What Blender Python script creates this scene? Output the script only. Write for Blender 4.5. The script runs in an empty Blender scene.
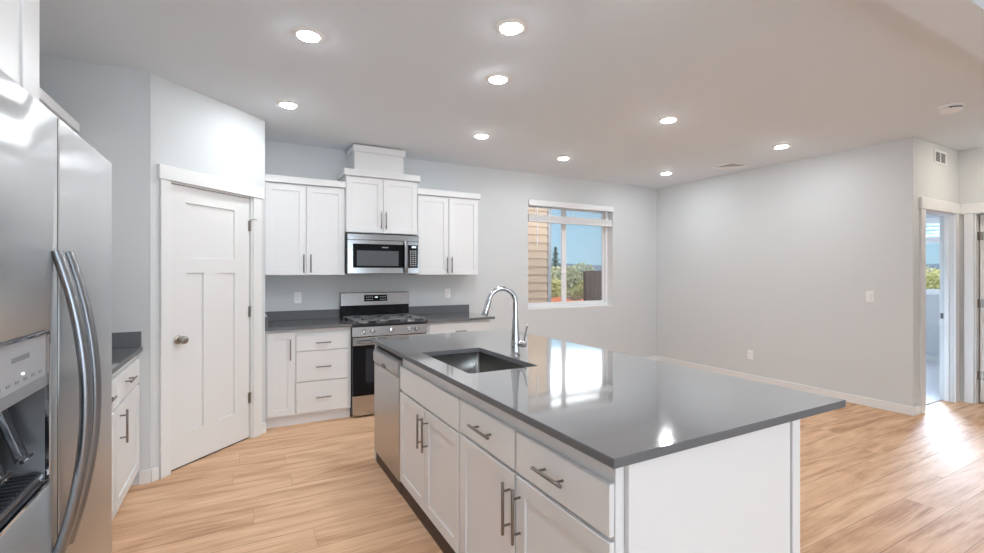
import bpy, bmesh, math, random
from mathutils import Vector, Matrix
R = math.radians
random.seed(7)
SC = bpy.context.scene
D = 5.2097        # distance of the back wall
COL = SC.collection

# ------------------------------------------------------------------ camera
cam_data = bpy.data.cameras.new('camera')
cam = bpy.data.objects.new('camera', cam_data)
COL.objects.link(cam)
cam.location = (0, 0, 1.3998)
cam.rotation_euler = (R(90), 0, R(-28.5405))
cam_data.sensor_width = 36
cam_data.lens = 463.2286 * 36 / 984
cam_data.shift_y = -3.26 / 984
cam_data.clip_start = 0.02
cam_data.clip_end = 3000
SC.camera = cam

# ------------------------------------------------------------------ sky
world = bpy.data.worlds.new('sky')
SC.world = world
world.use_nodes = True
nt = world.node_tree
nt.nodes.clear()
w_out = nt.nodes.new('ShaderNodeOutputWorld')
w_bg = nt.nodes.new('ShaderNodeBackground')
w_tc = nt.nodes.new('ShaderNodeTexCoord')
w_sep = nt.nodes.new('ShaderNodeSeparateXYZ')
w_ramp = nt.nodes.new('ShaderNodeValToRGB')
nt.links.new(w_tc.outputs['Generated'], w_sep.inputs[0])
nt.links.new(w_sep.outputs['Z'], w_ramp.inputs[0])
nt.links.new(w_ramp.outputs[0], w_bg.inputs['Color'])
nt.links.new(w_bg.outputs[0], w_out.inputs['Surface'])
SKY_HIGH = 7.5  # radiance of a bright band added above the visible sky to light the rooms
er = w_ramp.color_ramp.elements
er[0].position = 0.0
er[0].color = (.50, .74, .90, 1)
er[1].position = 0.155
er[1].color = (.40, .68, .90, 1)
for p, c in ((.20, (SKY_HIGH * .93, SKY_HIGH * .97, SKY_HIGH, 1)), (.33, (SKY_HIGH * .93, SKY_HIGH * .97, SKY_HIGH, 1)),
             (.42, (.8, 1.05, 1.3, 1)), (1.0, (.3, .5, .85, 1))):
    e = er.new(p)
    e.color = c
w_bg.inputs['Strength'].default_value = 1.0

# ------------------------------------------------------------------ sun and exposure
sun_d = bpy.data.lights.new('sun', 'SUN')
sun_d.energy = 1.0
sun_d.angle = R(.6)
sun_d.color = (1, .95, .86)
sun = bpy.data.objects.new('sun', sun_d)
COL.objects.link(sun)
sun.rotation_euler = Vector((-.62, .46, -.95)).to_track_quat('-Z', 'Y').to_euler()
LAMP = 276.0          # radiance of a downlight lens
# daylight through the tall windows behind the camera
for x, wx, p in ((.15, 1.3, 1.35), (2.1, 1.2, 1.0), (4.8, .85, .45)):
    al = bpy.data.lights.new('daylight', 'AREA')
    al.shape = 'RECTANGLE'
    al.size, al.size_y = wx, 2.1
    al.energy = 38 * wx * p
    al.color = (.76, .88, 1)
    ao = bpy.data.objects.new('daylight', al)
    COL.objects.link(ao)
    ao.location = (x, -3.45, 1.4)
    ao.rotation_euler = (R(116), 0, 0)
# added lamps, at an invented bedroom window and in the yard for the doorway beam
for loc, aim, sx, sy, e, spread, tint in (((7.95, D + .3, 1.6), (7.95, 0, 1.2), 1.4, 1.3, 85, 180, (.86, .93, 1)), ((16, 5.7, 3.4), (5.2, 1.5, 0), 4.2, .8, 520, 40, (.62, .78, 1))):
    al = bpy.data.lights.new('daylight', 'AREA')
    al.shape = 'RECTANGLE'
    al.size, al.size_y = sx, sy
    al.energy = e
    al.color = tint
    al.spread = R(spread)
    ao = bpy.data.objects.new('daylight', al)
    COL.objects.link(ao)
    ao.location = loc
    ao.rotation_euler = (Vector(aim) - Vector(loc)).to_track_quat('-Z', 'Y').to_euler()
vs = SC.view_settings
vs.view_transform = 'Standard'
vs.look = 'None'
vs.gamma = 1
vs.use_curve_mapping = False
vs.exposure = 0.0
SC.cycles.use_denoising = True
SC.cycles.max_bounces = 10
SC.cycles.diffuse_bounces = 6
SC.cycles.glossy_bounces = 5
SC.cycles.transmission_bounces = 8
SC.cycles.transparent_max_bounces = 12


# ------------------------------------------------------------------ materials
def nodes_of(m):
    m.use_nodes = True
    t = m.node_tree
    b = next(n for n in t.nodes if n.type == 'BSDF_PRINCIPLED')
    return t, b


def N(t, kind, **kw):
    n = t.nodes.new(kind)
    for k, v in kw.items():
        setattr(n, k, v)
    return n


def math_n(t, op, a, b=None):
    n = N(t, 'ShaderNodeMath', operation=op)
    for i, v in enumerate((a, b)):
        if v is None:
            continue
        if isinstance(v, (int, float)):
            n.inputs[i].default_value = v
        else:
            t.links.new(v, n.inputs[i])
    return n.outputs[0]


def mapped(t, scale):
    tc = N(t, 'ShaderNodeTexCoord')
    mp = N(t, 'ShaderNodeMapping')
    mp.inputs['Scale'].default_value = scale
    t.links.new(tc.outputs['Object'], mp.inputs['Vector'])
    return mp.outputs[0]


ANISO_ROT = 0.0


def mat(name, col, rough=.5, metal=0., bump=None, var=0., var_scale=(8, 8, 8), ior=1.5, coat=0., spec=.5, wave=None, aniso=0., coat_ior=1.5):
    """plain surface; bump=(scale3, strength, distance); var = brightness variation from a noise"""
    m = bpy.data.materials.new(name)
    t, b = nodes_of(m)
    b.inputs['Base Color'].default_value = (*col, 1)
    b.inputs['Roughness'].default_value = rough
    b.inputs['Metallic'].default_value = metal
    b.inputs['IOR'].default_value = ior
    b.inputs['Coat Weight'].default_value = coat
    b.inputs['Coat IOR'].default_value = coat_ior
    b.inputs['Coat Roughness'].default_value = .06
    b.inputs['Specular IOR Level'].default_value = spec
    if var:
        nz = N(t, 'ShaderNodeTexNoise')
        nz.inputs['Detail'].default_value = 4
        t.links.new(mapped(t, var_scale), nz.inputs['Vector'])
        nz.inputs['Scale'].default_value = 1
        rp = N(t, 'ShaderNodeValToRGB')
        rp.color_ramp.elements[0].position = .3
        rp.color_ramp.elements[1].position = .7
        rp.color_ramp.elements[0].color = (*[c * (1 - var) for c in col], 1)
        rp.color_ramp.elements[1].color = (*[min(1, c * (1 + var)) for c in col], 1)
        t.links.new(nz.outputs[0], rp.inputs[0])
        t.links.new(rp.outputs[0], b.inputs['Base Color'])
    if aniso:
        b.inputs['Anisotropic'].default_value = aniso
        b.inputs['Anisotropic Rotation'].default_value = ANISO_ROT
        tg = N(t, 'ShaderNodeTangent', direction_type='UV_MAP')
        tg.uv_map = 'brush'
        t.links.new(tg.outputs[0], b.inputs['Tangent'])
    last = None
    for bb in (bump, wave):
        if not bb:
            continue
        nz = N(t, 'ShaderNodeTexNoise')
        nz.inputs['Scale'].default_value = 1
        nz.inputs['Detail'].default_value = 2
        t.links.new(mapped(t, bb[0]), nz.inputs['Vector'])
        bp = N(t, 'ShaderNodeBump')
        bp.inputs['Strength'].default_value = bb[1]
        bp.inputs['Distance'].default_value = bb[2]
        t.links.new(nz.outputs[0], bp.inputs['Height'])
        if last:
            t.links.new(last, bp.inputs['Normal'])
        last = bp.outputs[0]
    if last:
        t.links.new(last, b.inputs['Normal'])
    return m


def emis(name, col, s):
    m = bpy.data.materials.new(name)
    t, b = nodes_of(m)
    b.inputs['Base Color'].default_value = (*col, 1)
    b.inputs['Emission Color'].default_value = (*col, 1)
    b.inputs['Emission Strength'].default_value = s
    return m


M = {}
M['wall'] = mat('wall_paint', (.64, .658, .667), .75, bump=((160, 160, 160), .12, .002))
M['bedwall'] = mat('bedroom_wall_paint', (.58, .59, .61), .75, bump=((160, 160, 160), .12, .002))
M['ceiling'] = mat('ceiling_paint', (.76, .81, .86), .85, bump=((120, 120, 120), .2, .003))
M['trim'] = mat('trim_paint', (.78, .78, .775), .38)
M['doorp'] = mat('door_paint', (.77, .765, .76), .38)
M['cab'] = mat('cabinet_paint', (.765, .765, .77), .35)
M['quartz'] = mat('grey_quartz_polished', (.15, .153, .161), .10, var=.12, var_scale=(420, 420, 420), ior=1.7, coat=1., coat_ior=2.1)
M['quartz_honed'] = mat('grey_quartz_honed', (.15, .153, .161), .55, var=.12, var_scale=(420, 420, 420), ior=1.4, spec=.35)
M['steel'] = mat('brushed_stainless', (.55, .55, .555), .17, 1., bump=((3, 3, 420), .02, .002))
M['steel_h'] = mat('brushed_stainless_fridge', (.66, .67, .68), .30, 1., wave=((1.3, 1.6, 11.), .10, .010), aniso=1.)
M['steel_d'] = mat('brushed_stainless_dishwasher', (.50, .495, .49), .30, 1., bump=((3, 3, 420), .02, .002))
M['sinkst'] = mat('satin_stainless_sink', (.34, .335, .325), .20, 1., bump=((3, 300, 3), .03, .002))
M['chrome'] = mat('polished_chrome', (.58, .58, .60), .07, 1.)
M['nickel'] = mat('brushed_nickel', (.27, .25, .235), .3, 1.)
M['hinge'] = mat('satin_nickel_hinge', (.36, .33, .30), .4, 1.)
M['handle_st'] = mat('steel_handle', (.30, .31, .33), .30, 1.)
M['black'] = mat('black_enamel', (.012, .012, .014), .25)
M['iron'] = mat('cast_iron', (.26, .26, .27), .30, .75)
M['alum'] = mat('burner_aluminium', (.5, .5, .5), .35, 1.)
M['blackglass'] = mat('black_glass', (.006, .006, .008), .06, ior=1.3)
M['greyglass'] = mat('grey_oven_window', (.10, .108, .12), .10, ior=1.4)
M['navyglass'] = mat('dark_oven_window', (.022, .026, .036), .07)
M['dgrey'] = mat('dark_grey_plastic', (.05, .054, .062), .3)
M['lgrey'] = mat('silver_grey_plastic', (.52, .53, .56), .35, .35)
M['dwgrey'] = mat('dishwasher_grey_plastic', (.40, .40, .40), .35, .3)
M['mgrey'] = mat('mid_grey_plastic', (.30, .31, .33), .35, .3)
M['white_pl'] = mat('white_plastic', (.88, .88, .88), .35)
M['dark'] = mat('dark_gap', (.02, .02, .02), .8)
M['toe_dark'] = mat('dark_brown_toe_board', (.055, .034, .024), .5, var=.25, var_scale=(6, 6, 60))
M['key'] = mat('pale_key_print', (.55, .57, .6), .5)
M['display'] = emis('lit_display', (.8, .9, 1), 1.4)
M['indicator'] = emis('lit_indicator', (1, 1, 1), 3.)
M['carpet'] = mat('pale_carpet', (.62, .62, .64), .95, bump=((400, 400, 400), .6, .01), var=.08, var_scale=(90, 90, 90))
M['vinyl'] = mat('white_vinyl', (.84, .84, .85), .35)
M['blind'] = mat('white_blind', (.80, .80, .81), .45)
M['siding'] = mat('tan_fibre_siding', (.62, .44, .31), .7, var=.12, var_scale=(2, 2, 60))
M['corner'] = mat('grey_corner_board', (.38, .37, .37), .6)
M['shingle'] = mat('grey_shingle', (.16, .155, .15), .9, var=.3, var_scale=(20, 20, 20))
M['fence'] = mat('dark_brown_fence_stain', (.075, .045, .034), .75, var=.35, var_scale=(20, 20, 3))
M['orange'] = mat('orange_plastic_netting', (.92, .30, .14), .55, var=.12, var_scale=(5, 5, 5))
M['dirt'] = mat('dry_grassy_earth', (.25, .18, .11), .95, var=.35, var_scale=(.6, .6, .6))
M['hill'] = mat('haze_tinted_hill', (.10, .145, .19), 1., var=.25, var_scale=(.05, .05, .2))  # blue of distant haze is put into the base colour
M['leafpale'] = mat('pale_olive_leaf', (.58, .55, .33), .7, var=.25, var_scale=(3, 3, 3))
M['leafgrey'] = mat('grey_green_leaf', (.48, .48, .31), .7, var=.25, var_scale=(3, 3, 3))
M['leafyel'] = mat('yellow_green_leaf', (.56, .53, .22), .7, var=.25, var_scale=(3, 3, 3))
M['twig'] = mat('brown_twig', (.24, .165, .115), .85)
M['conifer'] = mat('dark_conifer_needle', (.09, .15, .10), .8, var=.3, var_scale=(3, 3, 3))
M['lens'] = emis('downlight_lens', (.91, .955, .985), LAMP)
M['lens_warm'] = emis('hall_downlight_lens', (1, .9, .74), LAMP * 1.0)


def glass(name, tint=(1, 1, 1), rough=0.):
    m = bpy.data.materials.new(name)
    t = m.node_tree if m.use_nodes else None
    m.use_nodes = True
    t = m.node_tree
    t.nodes.clear()
    o = N(t, 'ShaderNodeOutputMaterial')
    tr = N(t, 'ShaderNodeBsdfTransparent')
    tr.inputs['Color'].default_value = (*tint, 1)
    gl = N(t, 'ShaderNodeBsdfGlossy')
    gl.inputs['Roughness'].default_value = rough
    mx = N(t, 'ShaderNodeMixShader')
    fr = N(t, 'ShaderNodeFresnel')
    fr.inputs['IOR'].default_value = 1.45
    t.links.new(fr.outputs[0], mx.inputs[0])
    t.links.new(tr.outputs[0], mx.inputs[1])
    t.links.new(gl.outputs[0], mx.inputs[2])
    t.links.new(mx.outputs[0], o.inputs['Surface'])
    return m


M['glass'] = glass('window_glass', (.98, .99, .99))
M['clearpl'] = glass('clear_plastic', (.75, .78, .82), .1)


def floor_mat():
    m = bpy.data.materials.new('oak_plank_floor')
    t, b = nodes_of(m)
    tc = N(t, 'ShaderNodeTexCoord')
    sp = N(t, 'ShaderNodeSeparateXYZ')
    t.links.new(tc.outputs['Object'], sp.inputs[0])
    X, Y = sp.outputs[0], sp.outputs[1]
    W, L = .2, 1.75
    yr = math_n(t, 'DIVIDE', math_n(t, 'ADD', Y, .092), W)
    row = math_n(t, 'FLOOR', yr)
    fy = math_n(t, 'FRACT', yr)
    wn = N(t, 'ShaderNodeTexWhiteNoise', noise_dimensions='1D')
    t.links.new(row, wn.inputs['W'])
    xr = math_n(t, 'ADD', math_n(t, 'DIVIDE', X, L), wn.outputs['Value'])
    pl = math_n(t, 'FLOOR', xr)
    fx = math_n(t, 'FRACT', xr)
    cmb = N(t, 'ShaderNodeCombineXYZ')
    t.links.new(row, cmb.inputs[0])
    t.links.new(pl, cmb.inputs[1])
    wn2 = N(t, 'ShaderNodeTexWhiteNoise', noise_dimensions='3D')
    t.links.new(cmb.outputs[0], wn2.inputs['Vector'])
    rnd = wn2.outputs['Value']
    # grain coordinates, shifted for every plank
    gx = math_n(t, 'ADD', math_n(t, 'MULTIPLY', X, 1.0), math_n(t, 'MULTIPLY', rnd, 37.))
    gy = math_n(t, 'ADD', math_n(t, 'MULTIPLY', Y, 1.0), math_n(t, 'MULTIPLY', rnd, 19.))

    def grain(sx, sy, detail, dist):
        c = N(t, 'ShaderNodeCombineXYZ')
        t.links.new(math_n(t, 'MULTIPLY', gx, sx), c.inputs[0])
        t.links.new(math_n(t, 'MULTIPLY', gy, sy), c.inputs[1])
        n = N(t, 'ShaderNodeTexNoise')
        n.inputs['Scale'].default_value = 1
        n.inputs['Detail'].default_value = detail
        n.inputs['Distortion'].default_value = dist
        t.links.new(c.outputs[0], n.inputs['Vector'])
        return n.outputs[0]
    g1 = grain(.8, 7, 6, 2.2)
    g2 = grain(5, 95, 3, .4)
    g3 = grain(1.6, 5.5, 3, 1.2)
    v = math_n(t, 'ADD', math_n(t, 'MULTIPLY', g1, .52), math_n(t, 'MULTIPLY', g3, .30))
    v = math_n(t, 'ADD', v, math_n(t, 'MULTIPLY', g2, .24))
    v = math_n(t, 'ADD', v, math_n(t, 'MULTIPLY', math_n(t, 'SUBTRACT', rnd, .5), .10))
    rp = N(t, 'ShaderNodeValToRGB')
    e = rp.color_ramp.elements
    e[0].position, e[0].color = .30, (.28, .150, .085, 1)
    e[1].position, e[1].color = .76, (.83, .60, .41, 1)
    for p, c in ((.43, (.53, .305, .18, 1)), (.54, (.67, .42, .26, 1)), (.64, (.75, .505, .325, 1))):
        x = e.new(p)
        x.color = c
    t.links.new(v, rp.inputs[0])
    # seams
    s1 = math_n(t, 'LESS_THAN', math_n(t, 'MINIMUM', fy, math_n(t, 'SUBTRACT', 1., fy)), .008)
    s2 = math_n(t, 'LESS_THAN', math_n(t, 'MINIMUM', fx, math_n(t, 'SUBTRACT', 1., fx)), .0004)
    seam = math_n(t, 'MAXIMUM', s1, s2)
    mx = N(t, 'ShaderNodeMix', data_type='RGBA')
    t.links.new(math_n(t, 'MULTIPLY', seam, .7), mx.inputs['Factor'])
    t.links.new(rp.outputs[0], mx.inputs['A'])
    mx.inputs['B'].default_value = (.16, .09, .055, 1)
    t.links.new(mx.outputs['Result'], b.inputs['Base Color'])
    bp = N(t, 'ShaderNodeBump')
    bp.inputs['Strength'].default_value = .5
    bp.inputs['Distance'].default_value = .002
    h = math_n(t, 'SUBTRACT', math_n(t, 'MULTIPLY', g2, .5), seam)
    t.links.new(h, bp.inputs['Height'])
    t.links.new(bp.outputs[0], b.inputs['Normal'])
    b.inputs['Roughness'].default_value = .66
    b.inputs['Specular IOR Level'].default_value = .3
    return m


M['floor'] = floor_mat()


# ------------------------------------------------------------------ mesh helpers
class MB:
    def __init__(self):
        self.bm = bmesh.new()

    def _merge(self, tmp):
        me = bpy.data.meshes.new('tmp')
        tmp.to_mesh(me)
        tmp.free()
        self.bm.from_mesh(me)
        bpy.data.meshes.remove(me)
        return self

    def box(self, x0, y0, z0, x1, y1, z1, b=0., seg=1, mtx=None):
        tmp = bmesh.new()
        bmesh.ops.create_cube(tmp, size=1)
        for v in tmp.verts:
            v.co = Vector(((x0 + x1) / 2 + v.co.x * (x1 - x0), (y0 + y1) / 2 + v.co.y * (y1 - y0), (z0 + z1) / 2 + v.co.z * (z1 - z0)))
        if b:
            bmesh.ops.bevel(tmp, geom=tmp.edges[:], offset=b, segments=seg, profile=.5, affect='EDGES')
        if mtx:
            bmesh.ops.transform(tmp, matrix=mtx, verts=tmp.verts)
        return self._merge(tmp)

    def cyl(self, p0, p1, r, r2=None, seg=20, b=0.):
        p0, p1 = Vector(p0), Vector(p1)
        d = p1 - p0
        tmp = bmesh.new()
        bmesh.ops.create_cone(tmp, cap_ends=True, segments=seg, radius1=r, radius2=r if r2 is None else r2, depth=d.length)
        if b:
            ed = [e for e in tmp.edges if abs(e.verts[0].co.z - e.verts[1].co.z) < 1e-6]
            bmesh.ops.bevel(tmp, geom=ed, offset=b, segments=2, profile=.5, affect='EDGES')
        q = Vector((0, 0, 1)).rotation_difference(d.normalized())
        bmesh.ops.transform(tmp, matrix=Matrix.Translation((p0 + p1) / 2) @ q.to_matrix().to_4x4(), verts=tmp.verts)
        return self._merge(tmp)

    def tube(self, pts, rads, seg=14, ell=(1, 1), up=None):
        """sweep; ell scales the section along (side, normal)"""
        pts = [Vector(p) for p in pts]
        if isinstance(rads, (int, float)):
            rads = [rads] * len(pts)
        ref = Vector(up) if up else None
        rings = []
        prev = None
        for i, p in enumerate(pts):
            tg = (pts[min(i + 1, len(pts) - 1)] - pts[max(i - 1, 0)]).normalized()
            if ref is not None:
                s = ref - tg * ref.dot(tg)
                s.normalize()
            elif prev is None:
                a = Vector((0, 0, 1)) if abs(tg.z) < .9 else Vector((1, 0, 0))
                s = tg.cross(a).normalized()
            else:
                s = (prev - tg * prev.dot(tg)).normalized()
            prev = s
            n = tg.cross(s)
            rings.append([self.bm.verts.new(p + s * (rads[i] * ell[0] * math.cos(2 * math.pi * k / seg)) + n * (rads[i] * ell[1] * math.sin(2 * math.pi * k / seg))) for k in range(seg)])
        for a, b_ in zip(rings, rings[1:]):
            for k in range(seg):
                self.bm.faces.new((a[k], a[(k + 1) % seg], b_[(k + 1) % seg], b_[k]))
        self.bm.faces.new(rings[0][::-1])
        self.bm.faces.new(rings[-1])
        return self

    def lathe(self, prof, c=(0, 0, 0), seg=32, mtx=None):
        """profile of (r, z) from one end to the other about z"""
        mtx = mtx or Matrix.Identity(4)
        c = Vector(c)
        rings = []
        for r, z in prof:
            if r < 1e-6:
                rings.append([self.bm.verts.new(c + (mtx @ Vector((0, 0, z))))])
            else:
                rings.append([self.bm.verts.new(c + (mtx @ Vector((r * math.cos(2 * math.pi * k / seg), r * math.sin(2 * math.pi * k / seg), z)))) for k in range(seg)])
        for a, b_ in zip(rings, rings[1:]):
            for k in range(seg):
                q = [a[k % len(a)], a[(k + 1) % len(a)], b_[(k + 1) % len(b_)], b_[k % len(b_)]]
                q = list(dict.fromkeys(q))
                if len(q) > 2:
                    self.bm.faces.new(q)
        for rg in (rings[0], rings[-1]):
            if len(rg) > 2:
                try:
                    self.bm.faces.new(rg)
                except ValueError:
                    pass
        return self

    def plate(self, outer, holes, t0, t1, axis='z', b=0.):
        """polygon with holes, extruded along an axis: 2-D points are (x,y), (y,z) or (x,z)"""
        tmp = bmesh.new()

        def P(p, t):
            return {'z': (p[0], p[1], t), 'x': (t, p[0], p[1]), 'y': (p[0], t, p[1])}[axis]
        es = []
        for loop in [outer] + list(holes):
            vv = [tmp.verts.new(P(p, t0)) for p in loop]
            es += [tmp.edges.new((vv[i], vv[(i + 1) % len(vv)])) for i in range(len(vv))]
        bmesh.ops.triangle_fill(tmp, use_beauty=True, use_dissolve=True, edges=es)
        ret = bmesh.ops.extrude_face_region(tmp, geom=tmp.faces[:])
        dv = {'z': Vector((0, 0, t1 - t0)), 'x': Vector((t1 - t0, 0, 0)), 'y': Vector((0, t1 - t0, 0))}[axis]
        bmesh.ops.translate(tmp, vec=dv, verts=[g for g in ret['geom'] if isinstance(g, bmesh.types.BMVert)])
        bmesh.ops.recalc_face_normals(tmp, faces=tmp.faces[:])
        if b:
            ed = [e for e in tmp.edges if len(e.link_faces) == 2 and e.calc_face_angle(0) > .5]
            bmesh.ops.bevel(tmp, geom=ed, offset=b, segments=1, affect='EDGES')
        return self._merge(tmp)

    def build(self, name, m, parent=None, loc=None, smooth=35, recalc=True, uv=False):
        if recalc:
            bmesh.ops.recalc_face_normals(self.bm, faces=self.bm.faces[:])
        me = bpy.data.meshes.new(name)
        self.bm.to_mesh(me)
        self.bm.free()
        me.materials.append(M[m] if isinstance(m, str) else m)
        if smooth:
            me.polygons.foreach_set('use_smooth', [True] * len(me.polygons))
            me.set_sharp_from_angle(angle=R(smooth))
        if m == 'quartz':            # the stone is polished on top and honed on its edges
            me.materials.append(M['quartz_honed'])
            for f in me.polygons:
                f.material_index = 0 if f.normal.z > .9 else 1
        if uv:
            ul = me.uv_layers.new(name='brush')
            for lp in me.loops:
                co = me.vertices[lp.vertex_index].co
                ul.data[lp.index].uv = (co.x + co.y * .3, co.z + co.y * .1)
        o = bpy.data.objects.new(name, me)
        COL.objects.link(o)
        if parent is not None:
            o.parent = parent
        if loc:
            o.location = loc
        return o


def thing(name, label, cat, loc=(0, 0, 0), rz=0., group=None):
    o = bpy.data.objects.new(name, None)
    o.empty_display_size = .1
    COL.objects.link(o)
    o.location = loc
    o.rotation_euler = (0, 0, R(rz))
    o['label'] = label
    o['category'] = cat
    if group:
        o['group'] = group
    return o


def tag(o, label, cat, group=None, kind=None):
    o['label'] = label
    o['category'] = cat
    if group:
        o['group'] = group
    if kind:
        o['kind'] = kind
    return o


def struct(o, label=None):
    o['kind'] = 'structure'
    if label:
        o['label'] = label
        o['category'] = o.name.split('_')[0].split('.')[0]
    return o


def sroot(name, label, loc=(0, 0, 0), rz=0.):
    o = bpy.data.objects.new(name, None)
    COL.objects.link(o)
    o.location = loc
    o.rotation_euler = (0, 0, R(rz))
    return struct(o, label)


def dup(root, loc, label, rz=None):
    r = root.copy()
    COL.objects.link(r)
    r.location = loc
    if rz is not None:
        r.rotation_euler = (0, 0, R(rz))
    r['label'] = label
    for ch in list(root.children):
        c = ch.copy()
        COL.objects.link(c)
        c.parent = r
        for g in ch.children:
            d = g.copy()
            COL.objects.link(d)
            d.parent = c
    return r


def rect(x0, y0, x1, y1):
    return [(x0, y0), (x1, y0), (x1, y1), (x0, y1)]


def rrect(x0, y0, x1, y1, r, n=5):
    out = []
    for cx, cy, a0 in ((x1 - r, y1 - r, 0), (x0 + r, y1 - r, 90), (x0 + r, y0 + r, 180), (x1 - r, y0 + r, 270)):
        for k in range(n + 1):
            a = R(a0 + 90 * k / n)
            out.append((cx + r * math.cos(a), cy + r * math.sin(a)))
    return out


# ------------------------------------------------------------------ room shell
H = 2.743
H2 = H
W = 5.8105        # right wall
YB = 2.0205       # hall wall that faces the camera
XH = 6.928        # hall end wall
XL = -1.22        # left wall
YF = -3.2         # wall behind the camera
YP = 3.817        # pantry wall
PA = Vector((-.5311, 3.8171, 0))
PB = Vector((.193, 4.5344, 0))

struct(MB().box(XL - .15, YF - .15, -.06, 8.4, D + .1, 0).build('floor', 'floor'), 'warm oak plank floor running through kitchen and hall')
cb = MB()
cb.box(XL - .15, YF - .15, H, 9.8, D + .19, H + .3)
struct(cb.build('ceiling', 'ceiling'), 'pale grey painted ceiling')
struct(MB().box(XL, .816, 2.65, XH, 1.008, H + .01).build('ceiling_beam', 'ceiling'), 'shallow painted beam crossing the ceiling near the camera')

BW2 = (7.2, .95, 8.7, 2.28)         # unseen bedroom window, added so a daylight lamp can shine in
KW = (3.38, .905, 4.89, 2.39)     # kitchen window opening x0 z0 x1 z1
struct(MB().plate(rect(XL - .15, -.06, 9.8, H + .01), [rect(*KW), rect(*BW2)], D, D + .19, 'y').build('wall_back', 'wall', smooth=0), 'long grey back wall behind range and window')
struct(MB().box(W, YB, 0, W + .115, D - .002, H + .002).build('wall_right', 'wall', smooth=0), 'plain grey right wall with one switch and one outlet')
struct(MB().box(XL - .15, YF - .15, -.06, XL, D, H2 + .01).build('wall_left', 'wall', smooth=0), 'grey left wall behind the refrigerator')
# pantry box: facing wall, angled wall with the door opening, side wall
pb = MB()
pb.box(XL, YP, 0, PA.x, YP + .115, H + .002)
pb.box(PB.x - .115, PB.y + .003, 0, PB.x, D - .002, H + .002)
struct(pb.build('wall_pantry', 'wall', smooth=0), 'grey pantry wall beside the angled door')
ang = Matrix.Translation(PB) @ Matrix.Rotation(R(45), 4, 'Z')
LP = (PB - PA).length
ab = bmesh.new()
am = MB()
am.plate([(-LP, 0), (-LP, H + .002), (0, H + .002), (0, 0), (-.142, 0), (-.142, 2.04), (-.893, 2.04), (-.893, 0)], [], 0, .115, 'y')
bmesh.ops.transform(am.bm, matrix=ang, verts=am.bm.verts)
struct(am.build('wall_angled', 'wall', smooth=0), 'angled wall holding the white pantry door')
# hall wall facing the camera, with the bedroom doorway
BD = (6.052, 6.795, 2.04)
hb = MB()
hb.plate([(W + .115, 0), (W + .115, H + .002), (XH + .115, H + .002), (XH + .115, 0), (BD[1], 0), (BD[1], BD[2]), (BD[0], BD[2]), (BD[0], 0)], [], YB, YB + .115, 'y')
struct(hb.build('wall_hall', 'wall', smooth=0), 'short grey hall wall above the bedroom doorway')
# hall end wall with the second doorway
CD = (1.12, 1.89, 2.04)
eb = MB()
eb.plate([(YF, 0), (YF, H2), (YB - .001, H2), (YB - .001, 0), (CD[1], 0), (CD[1], CD[2]), (CD[0], CD[2]), (CD[0], 0)], [], XH, XH + .115, 'x')
struct(eb.build('wall_end', 'wall', smooth=0), 'grey hall end wall with an open closet door')
# wall behind the camera with two tall windows
FW = [(-.5, .35, .8, 2.45), (1.5, .35, 2.7, 2.45), (4.37, .35, 5.23, 2.45)]
struct(MB().plate(rect(XL - .15, -.06, XH + .115, H2 + .01), [rect(*w) for w in FW], YF - .15, YF, 'y').build('wall_front', 'wall', smooth=0), 'grey wall behind the camera with three tall windows')
# bedroom
XB = 9.64
BW = (2.5, 1.06, 4.2, 2.28)       # bedroom window y0 z0 y1 z1
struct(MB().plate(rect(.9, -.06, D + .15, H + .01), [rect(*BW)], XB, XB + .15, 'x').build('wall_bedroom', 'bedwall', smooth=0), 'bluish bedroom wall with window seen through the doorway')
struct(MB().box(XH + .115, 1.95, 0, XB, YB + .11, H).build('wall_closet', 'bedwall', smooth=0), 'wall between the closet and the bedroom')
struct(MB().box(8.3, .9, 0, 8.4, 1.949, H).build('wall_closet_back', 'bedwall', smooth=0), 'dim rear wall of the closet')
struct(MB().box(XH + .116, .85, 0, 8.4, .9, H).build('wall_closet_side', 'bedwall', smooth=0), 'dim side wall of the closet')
struct(MB().box(W + .12, YB + .095, 0, XB, D, .012).build('floor_carpet', 'carpet'), 'pale carpet in the bedroom beyond the doorway')


# baseboards
def base(name, x0, y0, x1, y1, label):
    struct(MB().box(x0, y0, 0, x1, y1, .09, .003).build(name, 'trim'), label)


base('baseboard_right', W - .014, YB - .012, W - .0005, D - .002, 'white baseboard along the plain right wall')
base('baseboard_hall', W - .0139, YB - .014, 5.945, YB - .0005, 'white baseboard return beside the bedroom doorway')
base('baseboard_hall_end', BD[1] + .095, YB - .014, XH - .001, YB - .0005, 'white baseboard in the hall corner')
base('baseboard_back', 2.49, D - .014, W - .016, D - .0005, 'white baseboard under the kitchen window')
base('baseboard_pantry', -.588, YP - .014, PA.x + .006, YP - .0005, 'white baseboard beside the left base cabinets')
base('baseboard_bedroom', XB - .014, YB + .14, XB - .0005, D - .002, 'white baseboard below the bedroom window')
ab = MB()
ab.box(-LP + .002, -.014, 0, -.968, -.0005, .09, .003)
ab.box(-.046, -.014, 0, .002, -.0005, .09, .003)
o = struct(ab.build('baseboard_angled', 'trim'), 'short white baseboard pieces either side of pantry door')
o.matrix_world = ang

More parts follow.
